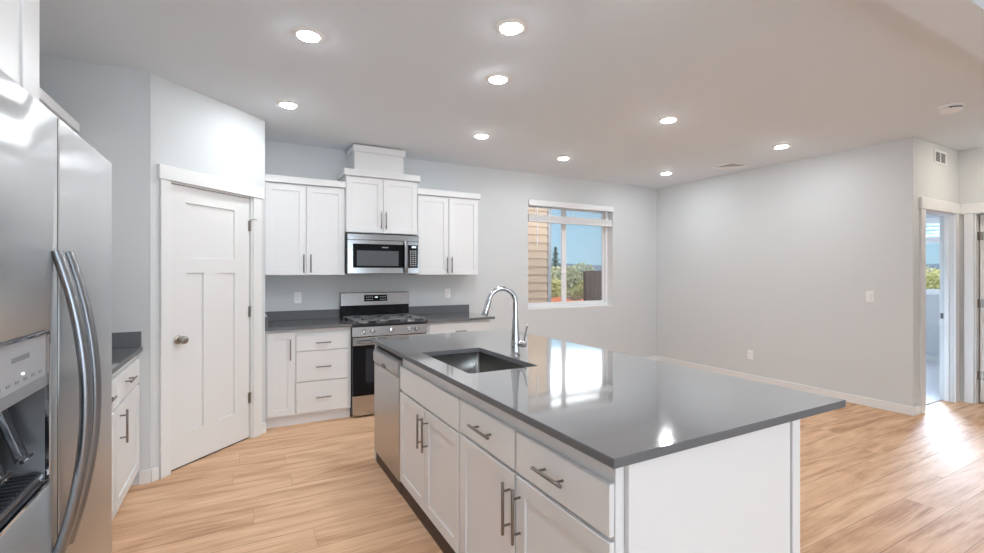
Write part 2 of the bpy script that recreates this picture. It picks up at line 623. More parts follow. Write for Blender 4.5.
# ------------------------------------------------------------------ pantry door (door_1)
d1 = sroot('door_1', 'white three panel pantry door in the angled wall', PB, 45)
x0, x1 = -.880, -.158
fb = MB()
holes = [rect(-.742, 1.514, -.31, 1.912), rect(-.742, .252, -.598, 1.402), rect(-.464, .252, -.31, 1.402)]
fb.plate(rect(x0, .012, x1, 2.03), holes, .018, .03, 'y', .0015)
fb.box(x0 + .001, .0295, .013, x1 - .001, .05, 2.029)
slab = fb.build('door_slab', 'doorp', d1)
cs = MB()
cs.box(-.957, -.018, 0, -.886, -.0003, 2.042, .002)
cs.box(-.145, -.018, 0, -.052, -.0003, 2.042, .002)
cs.build('casing', 'trim', d1)
MB().box(-.974, -.026, 2.043, -.040, -.0003, 2.142, .003).build('head_casing', 'trim', d1)
jb = MB()
jb.box(-.892, -.001, 0, -.8835, .114, 2.036)
jb.box(-.1545, -.001, 0, -.143, .114, 2.036)
jb.box(-.892, -.001, 2.033, -.143, .114, 2.0395)
jb.build('jamb', 'trim', d1)
MB().box(x0, .03, .0, x1, .1, .011).build('threshold_gap', 'dark', d1)
kn = MB()
ym = Matrix.Rotation(R(90), 4, 'X')
kn.lathe([(0, 0), (.032, 0), (.032, .004), (.026, .010), (.012, .013), (.011, .034), (.02, .040), (.0275, .050), (.029, .060), (.026, .069), (.016, .075), (0, .0765)], (-.806, .018, .925), 24, ym)
kn.build('knob', 'hinge', slab)
for hz in (1.80, 1.075, .345):
    hg = MB()
    hg.cyl((-.156, .008, hz - .044), (-.156, .008, hz + .044), .0075, seg=12)
    hg.box(-.172, .0150, hz - .044, -.146, .0178, hz + .044)
    hg.cyl((-.156, .008, hz + .044), (-.156, .008, hz + .05), .005, seg=10)
    if hz > 1.5:
        hg.tube([(-.156, .006, hz + .05), (-.150, -.022, hz + .056), (-.128, -.030, hz + .056)], .004, 8)
    hg.build('hinge', 'hinge', d1)

# ------------------------------------------------------------------ bedroom doorway (door_2) and closet door (door_3)
d2 = sroot('door_2', 'white cased bedroom doorway in the hall', (0, 0, 0))
cs = MB()
cs.box(5.952, YB - .018, 0, 6.046, YB - .0003, 2.042, .002)
cs.box(6.800, YB - .018, 0, 6.889, YB - .0003, 2.042, .002)
cs.build('casing', 'trim', d2)
MB().box(5.93, YB - .026, 2.043, XH - .027, YB - .0003, 2.155, .003).build('head_casing', 'trim', d2)
jb = MB()
jb.box(6.041, YB - .001, 0, 6.0519, YB + .114, 2.036)
jb.box(6.7951, YB - .001, 0, 6.806, YB + .114, 2.036)
jb.box(6.0521, YB - .001, 2.033, 6.7949, YB + .114, 2.0395)
jb.box(6.781, YB + .035, 0.001, 6.7949, YB + .072, 2.033)
jb.box(6.0521, YB + .035, 0.001, 6.066, YB + .072, 2.033)
jb.build('jamb', 'trim', d2)
MB().box(6.793, YB + .082, .90, 6.7949, YB + .108, .96).build('strike_plate', 'dgrey', d2)
d3 = sroot('door_3', 'creamy closet door standing open at the hall end', (0, 0, 0))
cs = MB()
cs.box(XH - .018, 1.896, 0, XH - .0003, 1.972, 2.042, .002)
cs.box(XH - .018, 1.03, 0, XH - .0003, 1.114, 2.042, .002)
cs.build('casing', 'trim', d3)
MB().box(XH - .026, 1.0, 2.043, XH - .0003, YB - .001, 2.15, .003).build('head_casing', 'trim', d3)
jb = MB()
jb.box(XH - .001, 1.882, 0, XH + .114, 1.8899, 2.036)
jb.box(XH - .001, 1.1201, 0, XH + .114, 1.128, 2.036)
jb.box(XH - .001, 1.13, 2.033, XH + .114, 1.88, 2.0395)
jb.build('jamb', 'trim', d3)
sl = MB().box(XH + .072, 1.838, .012, XH + .78, 1.872, 2.028, .002).build('door_slab', 'doorp', d3)
for hz in (1.80, 1.075, .30):
    hg = MB()
    hg.box(XH + .062, 1.842, hz - .045, XH + .0715, 1.868, hz + .045)
    hg.cyl((XH + .068, 1.876, hz - .045), (XH + .068, 1.876, hz + .045), .006, seg=10)
    hg.box(XH + .03, 1.8785, hz - .045, XH + .068, 1.8815, hz + .045)
    hg.build('hinge', 'hinge', d3)


# ------------------------------------------------------------------ windows
def win_frame(root, x0, x1, z0, z1, mull=None, y=.07):
    """local: x along the wall, y outward, frame from y to y+.07"""
    f = MB()
    f.plate(rect(x0, z0, x1, z1), [rect(x0 + .045, z0 + .05, x1 - .045, z1 - .05)], y, y + .07, 'y', .003)
    f.build('window_frame', 'vinyl', root)
    xs = [x0 + .045, x1 - .045] if mull is None else [x0 + .045, mull, x1 - .045]
    for i in range(len(xs) - 1):
        a, b = xs[i], xs[i + 1]
        sa = .05 if i else .035
        sb_ = .05 if i + 2 < len(xs) else .035
        yo = .012 + (.022 if i else 0)
        s = MB()
        s.plate(rect(a, z0 + .05, b, z1 - .05), [rect(a + sa, z0 + .085, b - sb_, z1 - .085)], y + yo, y + yo + .02, 'y', .002)
        so = s.build('sash', 'vinyl', root)
        MB().box(a + sa - .001, y + yo + .008, z0 + .084, b - sb_ + .001, y + yo + .012, z1 - .084).build('pane', 'glass', so)


w1 = sroot('window_1', 'white sliding kitchen window in the back wall', (0, D, 0))
win_frame(w1, KW[0] + .001, KW[2] - .001, KW[1] + .001, KW[3] - .001, 4.078, .105)
MB().box(KW[0] + .001, -.004, KW[1] - .0, KW[2] - .001, .106, KW[1] + .018, .002).build('window_sill', 'trim', w1)
jm = MB()
jm.box(KW[0] + .0005, .001, KW[1] + .018, KW[0] + .004, .106, KW[3] - .001)
jm.box(KW[2] - .004, .001, KW[1] + .018, KW[2] - .0005, .106, KW[3] - .001)
jm.build('window_return', 'trim', w1)
w7 = sroot('window_7', 'added unseen bedroom window that lets in lamp light', (0, D, 0))
win_frame(w7, BW2[0] + .001, BW2[2] - .001, BW2[1] + .001, BW2[3] - .001, 7.95, .05)
w2 = sroot('window_2', 'white bedroom window seen through the doorway', (XB, 0, 0), -90)
win_frame(w2, -BW[2] + .001, -BW[0] - .001, BW[1] + .001, BW[3] - .001, None, .05)
MB().box(-BW[2] + .001, -.01, BW[1] + .0005, -BW[0] - .001, .05, BW[1] + .02, .002).build('window_sill', 'trim', w2)
for i, w in enumerate(FW):
    wr = sroot('window_%d' % (i + 3), ('tall white window behind the camera, toward the fridge', 'tall white window behind the camera, middle one of three', 'tall white window behind the camera, toward the hall')[i], (0, YF, 0), 180)
    win_frame(wr, -w[2] + .001, -w[0] - .001, w[1] + .001, w[3] - .001, None, .05)


def blind(name, label, loc, rz, w, ztop, zs0, zs1, n, wand=None):
    """raised horizontal blind; local x 0..w, y=0 wall face, outward +y"""
    t = thing(name, label, 'window blind', loc, rz)
    MB().box(0, -.016, ztop - .075, w, .002, ztop, .003).build('valance', 'blind', t)
    MB().box(.012, .004, ztop - .05, w - .012, .045, ztop - .004).build('headrail', 'blind', t)
    for k in range(n):
        z = zs1 + (ztop - .085 - zs1) * (k + .6) / n
        s = MB()
        s.box(.012, -.024, -.0016, w - .012, .024, .0016, mtx=Matrix.Translation((0, .026, z)) @ Matrix.Rotation(R(8), 4, 'X'))
        s.build('slat', 'blind', t)
    st = MB()
    m = 12
    for k in range(m):
        z = zs0 + .022 + (zs1 - zs0 - .022) * (k + .5) / m
        st.box(.012, .002, z - .0026, w - .012, .049, z + .0026)
    st.build('slat_stack', 'blind', t)
    MB().box(.010, .000, zs0, w - .010, .049, zs0 + .021, .003).build('bottom_rail', 'blind', t)
    for x in (.12, w / 2, w - .12):
        MB().box(x - .002, -.001, zs0 + .01, x + .002, .001, ztop - .07).build('ladder_cord', 'white_pl', t)
    if wand:
        wb = MB()
        wb.cyl((wand, -.022, ztop - .07), (wand, -.022, ztop - .10), .004, seg=8)
        wb.tube([(wand, -.022, ztop - .09), (wand, -.024, ztop - .35), (wand, -.024, ztop - .615)], [.005, .007, .008], 8)
        wb.build('wand', 'white_pl', t)
    return t


blind('window_blind', 'raised white slatted blind with wand in kitchen window', (KW[0] + .006, D, 0), 0, KW[2] - KW[0] - .012, 2.388, 2.095, 2.195, 3, .13)
blind('window_blind', 'raised white slatted blind in bedroom window through doorway', (XB, BW[2] - .006, 0), -90, BW[2] - BW[0] - .012, 2.278, 1.88, 1.965, 4)


# ------------------------------------------------------------------ cabinets
def pull_v(parent, x, z0, z1, y=-.019):
    h = MB()
    yb = y - .032
    h.cyl((x, yb, z0), (x, yb, z1), .006, seg=12, b=.0015)
    L = z1 - z0
    for z in (z0 + L * .17, z1 - L * .17):
        h.cyl((x, y, z), (x, yb, z), .0045, seg=10)
    h.build('handle', 'nickel', parent)


def pull_h(parent, xa, xb, z, y=-.019):
    h = MB()
    yb = y - .032
    h.cyl((xa, yb, z), (xb, yb, z), .006, seg=12, b=.0015)
    L = xb - xa
    for x in (xa + L * .2, xb - L * .2):
        h.cyl((x, y, z), (x, yb, z), .0045, seg=10)
    h.build('handle', 'nickel', parent)


def front(root, f):
    kind, x0, x1, z0, z1 = f[:5]
    b = MB()
    if kind == 'door':
        s = .057
        b.plate(rect(x0, z0, x1, z1), [rect(x0 + s, z0 + s, x1 - s, z1 - s)], -.019, -.0005, 'y', .0012)
        b.box(x0 + s - .002, -.011, z0 + s - .002, x1 - s + .002, -.002, z1 - s + .002)
    else:
        b.box(x0, -.019, z0, x1, -.0005, z1, .0025)
    o = b.build('door' if kind == 'door' else 'drawer' if kind == 'drawer' else 'false_front', 'cab', root, smooth=30)
    for h in f[5:]:
        (pull_v if h[0] == 'v' else pull_h)(o, *h[1:])
    return o


def base_cab(name, label, loc, rz, w, depth, fronts, toe='cab', toe_in=.034, group=None, ztop=.884, sides=None):
    t = thing(name, label, 'kitchen cabinet', loc, rz, group)
    if sides is None:
        MB().box(0, 0, .095, w, depth, ztop, .001).build('carcass', 'cab', t)
    else:
        c = MB()                       # an open box, so the sink can hang inside
        c.box(0, 0, .095, w, .018, ztop)
        c.box(0, .018, .095, .018, depth, ztop)
        c.box(w - .018, .018, .095, w, depth, ztop)
        c.box(.018, .018, .095, w - .018, depth, .113)
        c.build('carcass', 'cab', t)
    MB().box(0, toe_in, 0, w, toe_in + .02, .094).build('toe_kick', toe, t)
    for f in fronts:
        front(t, f)
    return t


def wall_cab(name, label, loc, rz, w, depth, z0, z1, fronts, crown=(.018, .065), group=None, cl=.0, cr=.0):
    t = thing(name, label, 'kitchen cabinet', loc, rz, group)
    MB().box(0, 0, z0, w, depth, z1, .001).build('carcass', 'cab', t)
    for f in fronts:
        front(t, f)
    if crown:
        MB().box(-cl, -.019 - crown[0], z1 + .0005, w + cr, depth, z1 + crown[1], .002).build('crown', 'cab', t)
    return t


# back wall, base
BF = 4.60
g_b = 'white base cabinets'
g_w = 'white wall cabinets'
base_cab('base_cabinet', 'narrow white base cabinet with one tall door beside pantry wall', (.196, BF, 0), 0, .249, D - BF - .002,
         [('door', .014, .243, .108, .860, ('v', .205, .610, .800))], group=g_b)
base_cab('base_cabinet', 'white three drawer base cabinet on the left of range', (.4452, BF, 0), 0, .4985, D - BF - .002,
         [('drawer', .006, .474, .682, .825, ('h', .172, .308, .753)), ('drawer', .006, .474, .400, .676, ('h', .172, .308, .530)),
          ('drawer', .006, .474, .108, .392, ('h', .172, .308, .245))], group=g_b)
base_cab('base_cabinet', 'white base cabinet right of range, mostly hidden by island', (1.712, BF, 0), 0, .768, D - BF - .002,
         [('drawer', .03, .738, .70, .860, ('h', .32, .45, .775)), ('door', .03, .382, .108, .69, ('v', .335, .50, .66)), ('door', .386, .738, .108, .69, ('v', .43, .50, .66))], group=g_b)
# back wall, uppers
UF = 4.885
ud = D - UF - .002
wall_cab('wall_cabinet', 'white two door wall cabinet nearest the pantry, left of microwave', (.196, UF, 0), 0, .748, ud, 1.380, 2.268,
         [('door', .014, .368, 1.384, 2.255, ('v', .350, 1.405, 1.585)), ('door', .378, .738, 1.384, 2.255, ('v', .415, 1.405, 1.585))], group=g_w)
wall_cab('wall_cabinet', 'taller white two door wall cabinet directly over the microwave', (.9445, UF - .03, 0), 0, .762, ud + .03, 1.818, 2.398,
         [('door', .006, .379, 1.822, 2.385, ('v', .356, 1.862, 2.045)), ('door', .383, .756, 1.822, 2.385, ('v', .406, 1.862, 2.045))], crown=(.02, .066), group=g_w, cl=.022, cr=.022)
wall_cab('wall_cabinet', 'white two door wall cabinet right of microwave, toward the window', (1.7068, UF, 0), 0, .762, ud, 1.380, 2.268,
         [('door', .012, .376, 1.384, 2.255, ('v', .352, 1.405, 1.585)), ('door', .384, .752, 1.384, 2.255, ('v', .410, 1.405, 1.585))], group=g_w, cr=.012)
vb = thing('vent_chase', 'white boxed vent chase above the microwave cabinet reaching the ceiling', 'vent cover', (1.022, 4.855, 2.4655))
MB().box(.014, .015, 0, .536, D - 4.857, .192, .001).build('chase_box', 'cab', vb)
MB().box(0, 0, .1925, .552, D - 4.857, .263, .002).build('cap_moulding', 'cab', vb)

# left wall, base and uppers (facing +x)
LF = -.601
ld = LF - XL - .002
base_cab('base_cabinet', 'white base cabinet beside the pantry with bar handle, left wall', (LF, 3.13, 0), 90, .685, ld,
         [('drawer', .014, .668, .685, .835, ('h', .20, .36, .775)), ('door', .014, .668, .112, .664, ('v', .095, .46, .645))], group=g_b)
base_cab('base_cabinet', 'white base cabinet between refrigerator and pantry side cabinet', (LF, 2.24, 0), 90, .888, ld,
         [('drawer', .02, .44, .685, .835, ('h', .165, .295, .775)), ('drawer', .446, .874, .685, .835, ('h', .60, .73, .775)), ('door', .02, .44, .112, .664, ('v', .40, .46, .645)), ('door', .446, .874, .112, .664, ('v', .486, .46, .645))], group=g_b)
wall_cab('wall_cabinet', 'low white wall cabinet above left counter, just its crown showing', (-.912, 2.24, 0), 90, 1.572, -.912 - XL - .002, 1.380, 2.285,
         [('door', .012, .40, 1.384, 2.272, ('v', .37, 1.405, 1.585)), ('door', .404, .80, 1.384, 2.272, ('v', .434, 1.405, 1.585)), ('door', .812, 1.20, 1.384, 2.272, ('v', 1.17, 1.405, 1.585)), ('door', 1.204, 1.60, 1.384, 2.272, ('v', 1.234, 1.405, 1.585))], crown=(.005, .055), group=g_w)
wall_cab('wall_cabinet', 'deep white wall cabinet directly over the refrigerator', (-.629, 1.03, 0), 90, 1.195, -.629 - XL - .002, 1.83, 2.40,
         [('door', .03, .54, 1.836, 2.388, ('v', .51, 1.86, 2.04)), ('door', .546, 1.046, 1.836, 2.388, ('v', .576, 1.86, 2.04))], crown=(.02, .066), group=g_w)

# countertops with splashes
SP = .1


def counter_back(label, x0, x1, side=None):
    t = thing('countertop', label, 'countertop', (0, 0, 0))
    MB().box(x0, 4.552, .8855, x1, D - .002, .914, .002).build('slab', 'quartz', t)
    s = MB().box(x0 + (.021 if side else 0), D - .022, .9143, min(x1, 2.50), D - .002, 1.012, .0015)
    s.build('backsplash', 'quartz', t)
    if side:
        MB().box(x0, 4.57, .9143, x0 + .02, D - .003, 1.012, .0015).build('sidesplash', 'quartz', t)
    return t


counter_back('grey quartz countertop left of range with back and side splash', .196, .9435, True)
counter_back('grey quartz countertop right of range, under the second outlet', 1.712, 2.515)
t = thing('countertop', 'grey quartz countertop on left wall behind the refrigerator', 'countertop', (0, 0, 0))
MB().box(XL + .002, 2.185, .8855, -.568, YP - .002, .914, .002).build('slab', 'quartz', t)
MB().box(XL + .023, YP - .022, .9143, -.575, YP - .002, 1.015, .0015).build('sidesplash', 'quartz', t)
MB().box(XL + .002, 2.185, .9143, XL + .022, YP - .002, 1.015, .0015).build('backsplash', 'quartz', t)

# ------------------------------------------------------------------ island
IX = .898
ISL = 'island base cabinets'
base_cab('base_cabinet', 'white island cabinet nearest camera with two drawers over two doors', (IX, 1.931, 0), -90, .984, .60,
         [('drawer', .010, .484, .680, .826, ('h', .161, .341, .757)), ('drawer', .497, .981, .680, .826, ('h', .648, .806, .757)),
          ('door', .010, .484, .102, .666, ('v', .455, .438, .632)), ('door', .497, .981, .102, .666, ('v', .525, .438, .632))],
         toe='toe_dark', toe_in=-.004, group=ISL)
base_cab('base_cabinet', 'white island sink cabinet with false front, next to dishwasher', (IX, 2.826, 0), -90, .893, .60,
         [('false', .006, .888, .673, .822), ('door', .006, .442, .102, .660, ('v', .418, .447, .632)), ('door', .448, .888, .102, .660, ('v', .492, .447, .632))],
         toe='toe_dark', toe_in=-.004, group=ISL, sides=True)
# back and end panels of the island
ip = thing('island_panel', 'white end panel of island facing camera, under countertop', 'cabinet panel', (0, 0, 0))
MB().box(.93, .930, 0, 1.700, .9455, .884, .001).build('panel', 'cab', ip)
MB().box(1.706, .924, 0, 1.752, .9455, .884, .002).build('corner_trim', 'cab', ip)
ib = thing('island_panel', 'white back panel of island below the seating overhang', 'cabinet panel', (0, 0, 0))
MB().box(1.5005, .947, 0, 1.75, 3.468, .884, .001).build('panel', 'cab', ib)
ie = thing('island_panel', 'white end panel of island beside the dishwasher', 'cabinet panel', (0, 0, 0))
MB().box(.886, 3.4505, 0, 1.499, 3.468, .884, .001).build('panel', 'cab', ie)
# countertop with the sink cut-out
it = thing('countertop', 'large grey quartz island countertop with undermount sink cutout', 'countertop', (0, 0, 0))
SK = (.975, 2.018, 1.375, 2.702)
MB().plate(rect(.859, .9116, 2.0406, 3.4981), [rrect(*SK, .018)], .8865, .914, 'z', .0018).build('slab', 'quartz', it)
# sink
sk = thing('sink', 'rectangular stainless undermount sink in island countertop', 'sink', (1.175, 2.36, .66))
sb = MB()
o1 = rrect(SK[0] - .004 - 1.175, SK[1] - .004 - 2.36, SK[2] + .004 - 1.175, SK[3] + .004 - 2.36, .02)
o2 = rrect(SK[0] - 1.175 + .004, SK[1] - 2.36 + .004, SK[2] - 1.175 - .004, SK[3] - 2.36 - .004, .03)
o3 = rrect(SK[0] - 1.175 + .03, SK[1] - 2.36 + .03, SK[2] - 1.175 - .03, SK[3] - 2.36 - .03, .03)
lip = rrect(SK[0] - 1.175 - .012, SK[1] - 2.36 - .012, SK[2] - 1.175 + .012, SK[3] - 2.36 + .012, .02)
rings = [(lip, .2255), (o1, .2255), (o1, .2225), (o2, .03), (o3, .004)]
vr = [[sb.bm.verts.new((p[0], p[1], z)) for p in loop] for loop, z in rings]
for a, b in zip(vr, vr[1:]):
    for k in range(len(a)):
        sb.bm.faces.new((a[k], a[(k + 1) % len(a)], b[(k + 1) % len(b)], b[k]))
sb.bm.faces.new(vr[-1])
so = sb.build('basin', 'sinkst', sk, smooth=50)
md = so.modifiers.new('thickness', 'SOLIDIFY')
md.thickness = .0012
md.offset = -1
dr = MB()
dr.lathe([(0, .002), (.020, .003), (.034, .004), (.052, .0075), (.055, .006), (.055, .0045)], (.02, 0, 0), 28)
dr.build('drain', 'steel', sk)

# faucet
fx, fy = 1.430, 2.340
fa = thing('faucet', 'chrome gooseneck pull-down faucet behind the island sink', 'faucet', (fx, fy, .9145))
fb = MB()
fb.lathe([(0, 0), (.029, 0), (.029, .004), (.0265, .008), (.0265, .07), (.0255, .095), (.022, .14), (.019, .185), (.0175, .215), (0, .216)], (0, 0, 0), 28)
fb.build('body', 'chrome', fa)
nk = MB()
rad = .084
pts = [(0, 0, .21), (0, 0, .26), (0, 0, .312)]
sdx, sdy = -.99, .14
for k in range(1, 15):
    a = R(168 * k / 14)
    q = rad * (1 - math.cos(a))
    pts.append((sdx * q, sdy * q, .312 + rad * math.sin(a)))
nk.tube(pts, [.0142] * len(pts), 16)
nk.build('gooseneck', 'chrome', fa)
sh = MB()
e = Vector(pts[-1])
dn = (e - Vector(pts[-2])).normalized()
sh.tube([e - dn * .004, e + dn * .004, e + dn * .045, e + dn * .088, e + dn * .094], [.0155, .0165, .0185, .0200, .0175], 18)
sh.build('spray_head', 'chrome', fa)
lv = MB()
hd = Vector((.60, -.80, 0)).normalized()
c0 = Vector((0, 0, .070))
lv.cyl(c0 + hd * .018, c0 + hd * .066, .0195, seg=20, b=.003)
lv.tube([c0 + hd * .052 + Vector((0, 0, .012)), c0 + hd * .063 + Vector((0, 0, .06)), c0 + hd * .075 + Vector((0, 0, .112))], [.0062, .0055, .0048], 10)
lv.build('lever', 'chrome', fa)

# ------------------------------------------------------------------ dishwasher (front faces -x)
dw = thing('dishwasher', 'stainless dishwasher at far end of island', 'dishwasher', (.898, 3.447, 0), -90)
MB().box(.004, .02, .06, .612, .58, .872).build('tub', 'dark', dw)
MB().box(.004, -.022, .085, .612, .019, .742, .006).build('door', 'steel_d', dw)
cp = MB()
prof = [(-.022, .7445), (.019, .7445), (.019, .848), (-.006, .848), (-.022, .838), (-.030, .815), (-.030, .765)]
tmp = MB()
tmp.plate(prof, [], .004, .612, 'x', .002)
cpo = tmp.build('control_panel', 'dwgrey', dw)
MB().box(.004, .004, .8485, .612, .019, .8855).build('top_gap_strip', 'dark', dw)  # dark strip standing in for the shade between panel and countertop
MB().box(.245, -.0315, .752, .335, -.0285, .775, .001).build('pocket_handle', 'black', cpo)
for k in range(5):
    MB().box(.395 + k * .034, -.0308, .80, .413 + k * .034, -.0298, .808).build('button', 'mgrey', cpo)
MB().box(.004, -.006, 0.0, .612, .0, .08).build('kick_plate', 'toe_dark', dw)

# ------------------------------------------------------------------ range
RX = .9475
rg = thing('gas_range', 'freestanding stainless gas range between the base cabinets', 'stove', (RX, 4.56, 0))
rw = .7605
rb = MB().box(.002, .012, .03, rw - .002, .638, .898, .002).build('body', 'black', rg)
for x in (.04, rw - .04):
    for y in (.06, .58):
        MB().cyl((x, y, 0), (x, y, .031), .018, seg=14).build('foot', 'black', rg)
MB().box(.004, -.012, .018, rw - .004, .011, .215, .004).build('storage_drawer', 'steel', rg)
od = MB().box(.004, -.02, .224, rw - .004, .011, .778, .004).build('oven_door', 'blackglass', rg)
MB().box(.125, -.0212, .335, rw - .125, -.0195, .665).build('window', 'navyglass', od)
MB().box(.004, -.0225, .700, rw - .004, -.0195, .778, .001).build('door_band', 'steel', od)
hh = MB()
hh.tube([(.05, -.02, .735), (.052, -.055, .735), (.075, -.07, .735), (rw - .075, -.07, .735), (rw - .052, -.055, .735), (rw - .05, -.02, .735)], [.012, .012, .013, .013, .012, .012], 14)
hh.build('handle', 'handle_st', od)
cpn = MB()
cpn.plate([(-.024, .786), (.011, .786), (.011, .878), (-.004, .878)], [], .0, rw, 'x', .002)
cpo = cpn.build('control_panel', 'steel', rg)
for x in (.115, .195, rw / 2, rw - .195, rw - .115):
    k = MB()
    kd = Vector((0, -1, .215)).normalized()
    c = Vector((x, -.0145, .832))
    k.cyl(c, c + kd * .008, .027, seg=24)
    k.cyl(c + kd * .008, c + kd * .036, .0235, .021, seg=24, b=.002)
    k.box(x - .0045, -.058, .824, x + .0045, -.04, .858, .002)
    k.build('knob', 'steel', cpo)
ct = MB()
ct.box(-.001, -.018, .880, rw + .001, .575, .905, .004)
ct.build('cooktop', 'black', rg)
for (x, y, r) in ((.14, .13, .05), (.14, .42, .04), (rw / 2, .28, .055), (rw - .14, .13, .05), (rw - .14, .42, .04)):
    b = MB()
    b.lathe([(0, .001), (r, .001), (r * .95, .009), (r * .75, .012), (0, .0125)], (x, y, .905), 24)
    bo = b.build('burner', 'alum', rg)
    MB().lathe([(0, .0126), (r * .7, .0126), (r * .72, .017), (r * .6, .021), (0, .022)], (x, y, .905), 24).build('burner_cap', 'iron', bo)
for gx0, gx1 in ((.018, .252), (.262, rw - .262), (rw - .252, rw - .018)):
    g = MB()
    y0, y1 = .012, .545
    zt0, zt1 = .930, .942
    for y in (y0, (y0 + y1) / 2, y1):
        g.box(gx0, y - .006, zt0, gx1, y + .006, zt1, .002)
    for x in (gx0 + .006, gx1 - .006):
        g.box(x - .006, y0, zt0, x + .006, y1, zt1, .002)
    xm = (gx0 + gx1) / 2
    for y in ((y0 * 3 + y1) / 4, (y0 + y1 * 3) / 4):
        g.box(gx0, y - .005, zt0 + .001, xm - .03, y + .005, zt1 + .002, .002)
        g.box(xm + .03, y - .005, zt0 + .001, gx1, y + .005, zt1 + .002, .002)
    for y in (y0, (y0 + y1) / 2):
        g.box(xm - .005, y, zt0 + .001, xm + .005, y + .085, zt1 + .002, .002)
        g.box(xm - .005, y + .18, zt0 + .001, xm + .005, y + .266, zt1 + .002, .002)
    for x in (gx0 + .006, gx1 - .006):
        for y in (y0 + .004, (y0 + y1) / 2, y1 - .004):
            g.box(x - .006, y - .006, .9055, x + .006, y + .006, zt0 + .002)
    g.build('grate', 'iron', rg)
# backguard
bg = MB()
bg.plate([(.585, .9), (.638, .9), (.638, 1.188), (.600, 1.188), (.592, 1.18), (.575, 1.048), (.585, 1.04)], [], .0, rw, 'x', .002)
bgo = bg.build('backguard', 'black', rg)
tl = math.atan2(.017, .132)
pm = Matrix.Translation((0, .5745, 1.048)) @ Matrix.Rotation(-tl, 4, 'X')
MB().box(.001, -.004, .0, rw - .001, .0, .136, .001, mtx=pm).build('steel_fascia', 'steel', bgo)
MB().box(.250, -.0062, .042, .505, -.0035, .112, .001, mtx=pm).build('control_glass', 'blackglass', bgo)
MB().box(.368, -.0070, .082, .400, -.0061, .092, mtx=pm).build('clock_display', 'display', bgo)
kk = MB()
for r_, zz in ((0, .085), (1, .058)):
    for k in range(4):
        kk.box(.270 + k * .021, -.0070, zz, .282 + k * .021, -.0061, zz + .007, mtx=pm)
    for k in range(3):
        kk.box(.425 + k * .025, -.0070, zz, .440 + k * .025, -.0061, zz + .007, mtx=pm)
kk.build('touch_key', 'key', bgo)

# ------------------------------------------------------------------ microwave
mwz = 1.396
mw = thing('microwave', 'stainless over-the-range microwave with black glass door', 'microwave', (.946, 4.815, mwz))
mh = .4065
mwd = .7585
MB().box(.001, .0, .004, mwd - .001, D - 4.817, mh, .002).build('case', 'black', mw)
MB().box(.003, -.03, .346, mwd - .003, -.0005, mh - .001, .003).build('vent_band', 'steel', mw)
do = MB().box(.003, -.032, .0, .628, -.0005, .343, .003).build('door', 'steel', mw)
MB().box(.056, -.0335, .060, .6265, -.0315, .305, .001).build('door_glass', 'blackglass', do)
MB().box(.095, -.0343, .080, .528, -.0332, .236, .0004).build('window', 'greyglass', do)
lg = MB()
for k in range(10):
    lg.box(.352 + k * .0068, -.0341, .268, .3565 + k * .0068, -.0334, .277)
lg.build('badge', 'key', do)
hb = MB()
hp = [(.602, -.032, .012), (.602, -.055, .016), (.602, -.066, .06), (.602, -.070, .17), (.602, -.066, .29), (.602, -.055, .336), (.602, -.032, .340)]
hb.tube(hp, [.014] * 7, 14, ell=(1.35, .6), up=(1, 0, 0))
hb.build('handle', 'handle_st', do)
pn = MB().box(.631, -.03, .0, mwd - .003, -.0005, .343, .003).build('control_panel', 'steel', mw)
MB().box(.632, -.0315, .060, .744, -.0295, .305, .001).build('control_glass', 'blackglass', pn)
MB().box(.675, -.0321, .276, .722, -.0312, .290).build('clock_display', 'display', pn)
kk = MB()
for r_ in range(8):
    for c in range(3):
        kk.box(.655 + c * .027, -.0321, .082 + r_ * .022, .670 + c * .027, -.0312, .092 + r_ * .022)
kk.build('touch_key', 'key', pn)
MB().box(.03, .03, -.003, mwd - .03, .3, .0035).build('underside_grille', 'dgrey', mw)

# ------------------------------------------------------------------ refrigerator (front faces +x)
fr = thing('refrigerator', 'stainless side-by-side refrigerator with ice and water dispenser', 'refrigerator', (-.38, 1.052, 0), 90)
# local x = world y - 1.052, local y = depth behind the front face
fw = .938
gap = .412
MB().box(.004, .098, .02, fw - .004, .815, 1.752, .003).build('cabinet_body', 'mgrey', fr)
MB().box(.02, .06, 0.0, fw - .02, .40, .055).build('toe_grille', 'dgrey', fr)
fd = MB()
DS = (.062, .925, .352, 1.272)
fd.plate(rect(0, .06, gap - .0065, 1.772), [rrect(*DS, .012, 3)], .0, .092, 'y', .004)
fdo = fd.build('freezer_door', 'steel_h', fr, smooth=50, uv=True)
rd = MB()
rd.box(gap + .0065, 0, .06, fw, .092, 1.772, .005, 3)
rdo = rd.build('refrigerator_door', 'steel_h', fr, smooth=25, uv=True)


MB().box(gap - .0063, .003, .062, gap + .0063, .0975, 1.770).build('door_gasket', 'dark', fr)  # dark filler standing in for the shade in the gap between the doors


def fridge_handle(parent, x):
    h = MB()
    pts, rr = [], []
    z0, z1 = .735, 1.452
    for k in range(25):
        s = k / 24
        z = z0 + (z1 - z0) * s
        bow = .053 * (1 - (2 * s - 1) ** 2)
        pts.append((x, -bow - .006, z))
        rr.append(.0125)
    h.tube(pts, rr, 16, ell=(1.25, .95), up=(1, 0, 0))
    h.build('handle', 'handle_st', parent)


fridge_handle(fdo, gap - .037)
fridge_handle(rdo, gap + .043)
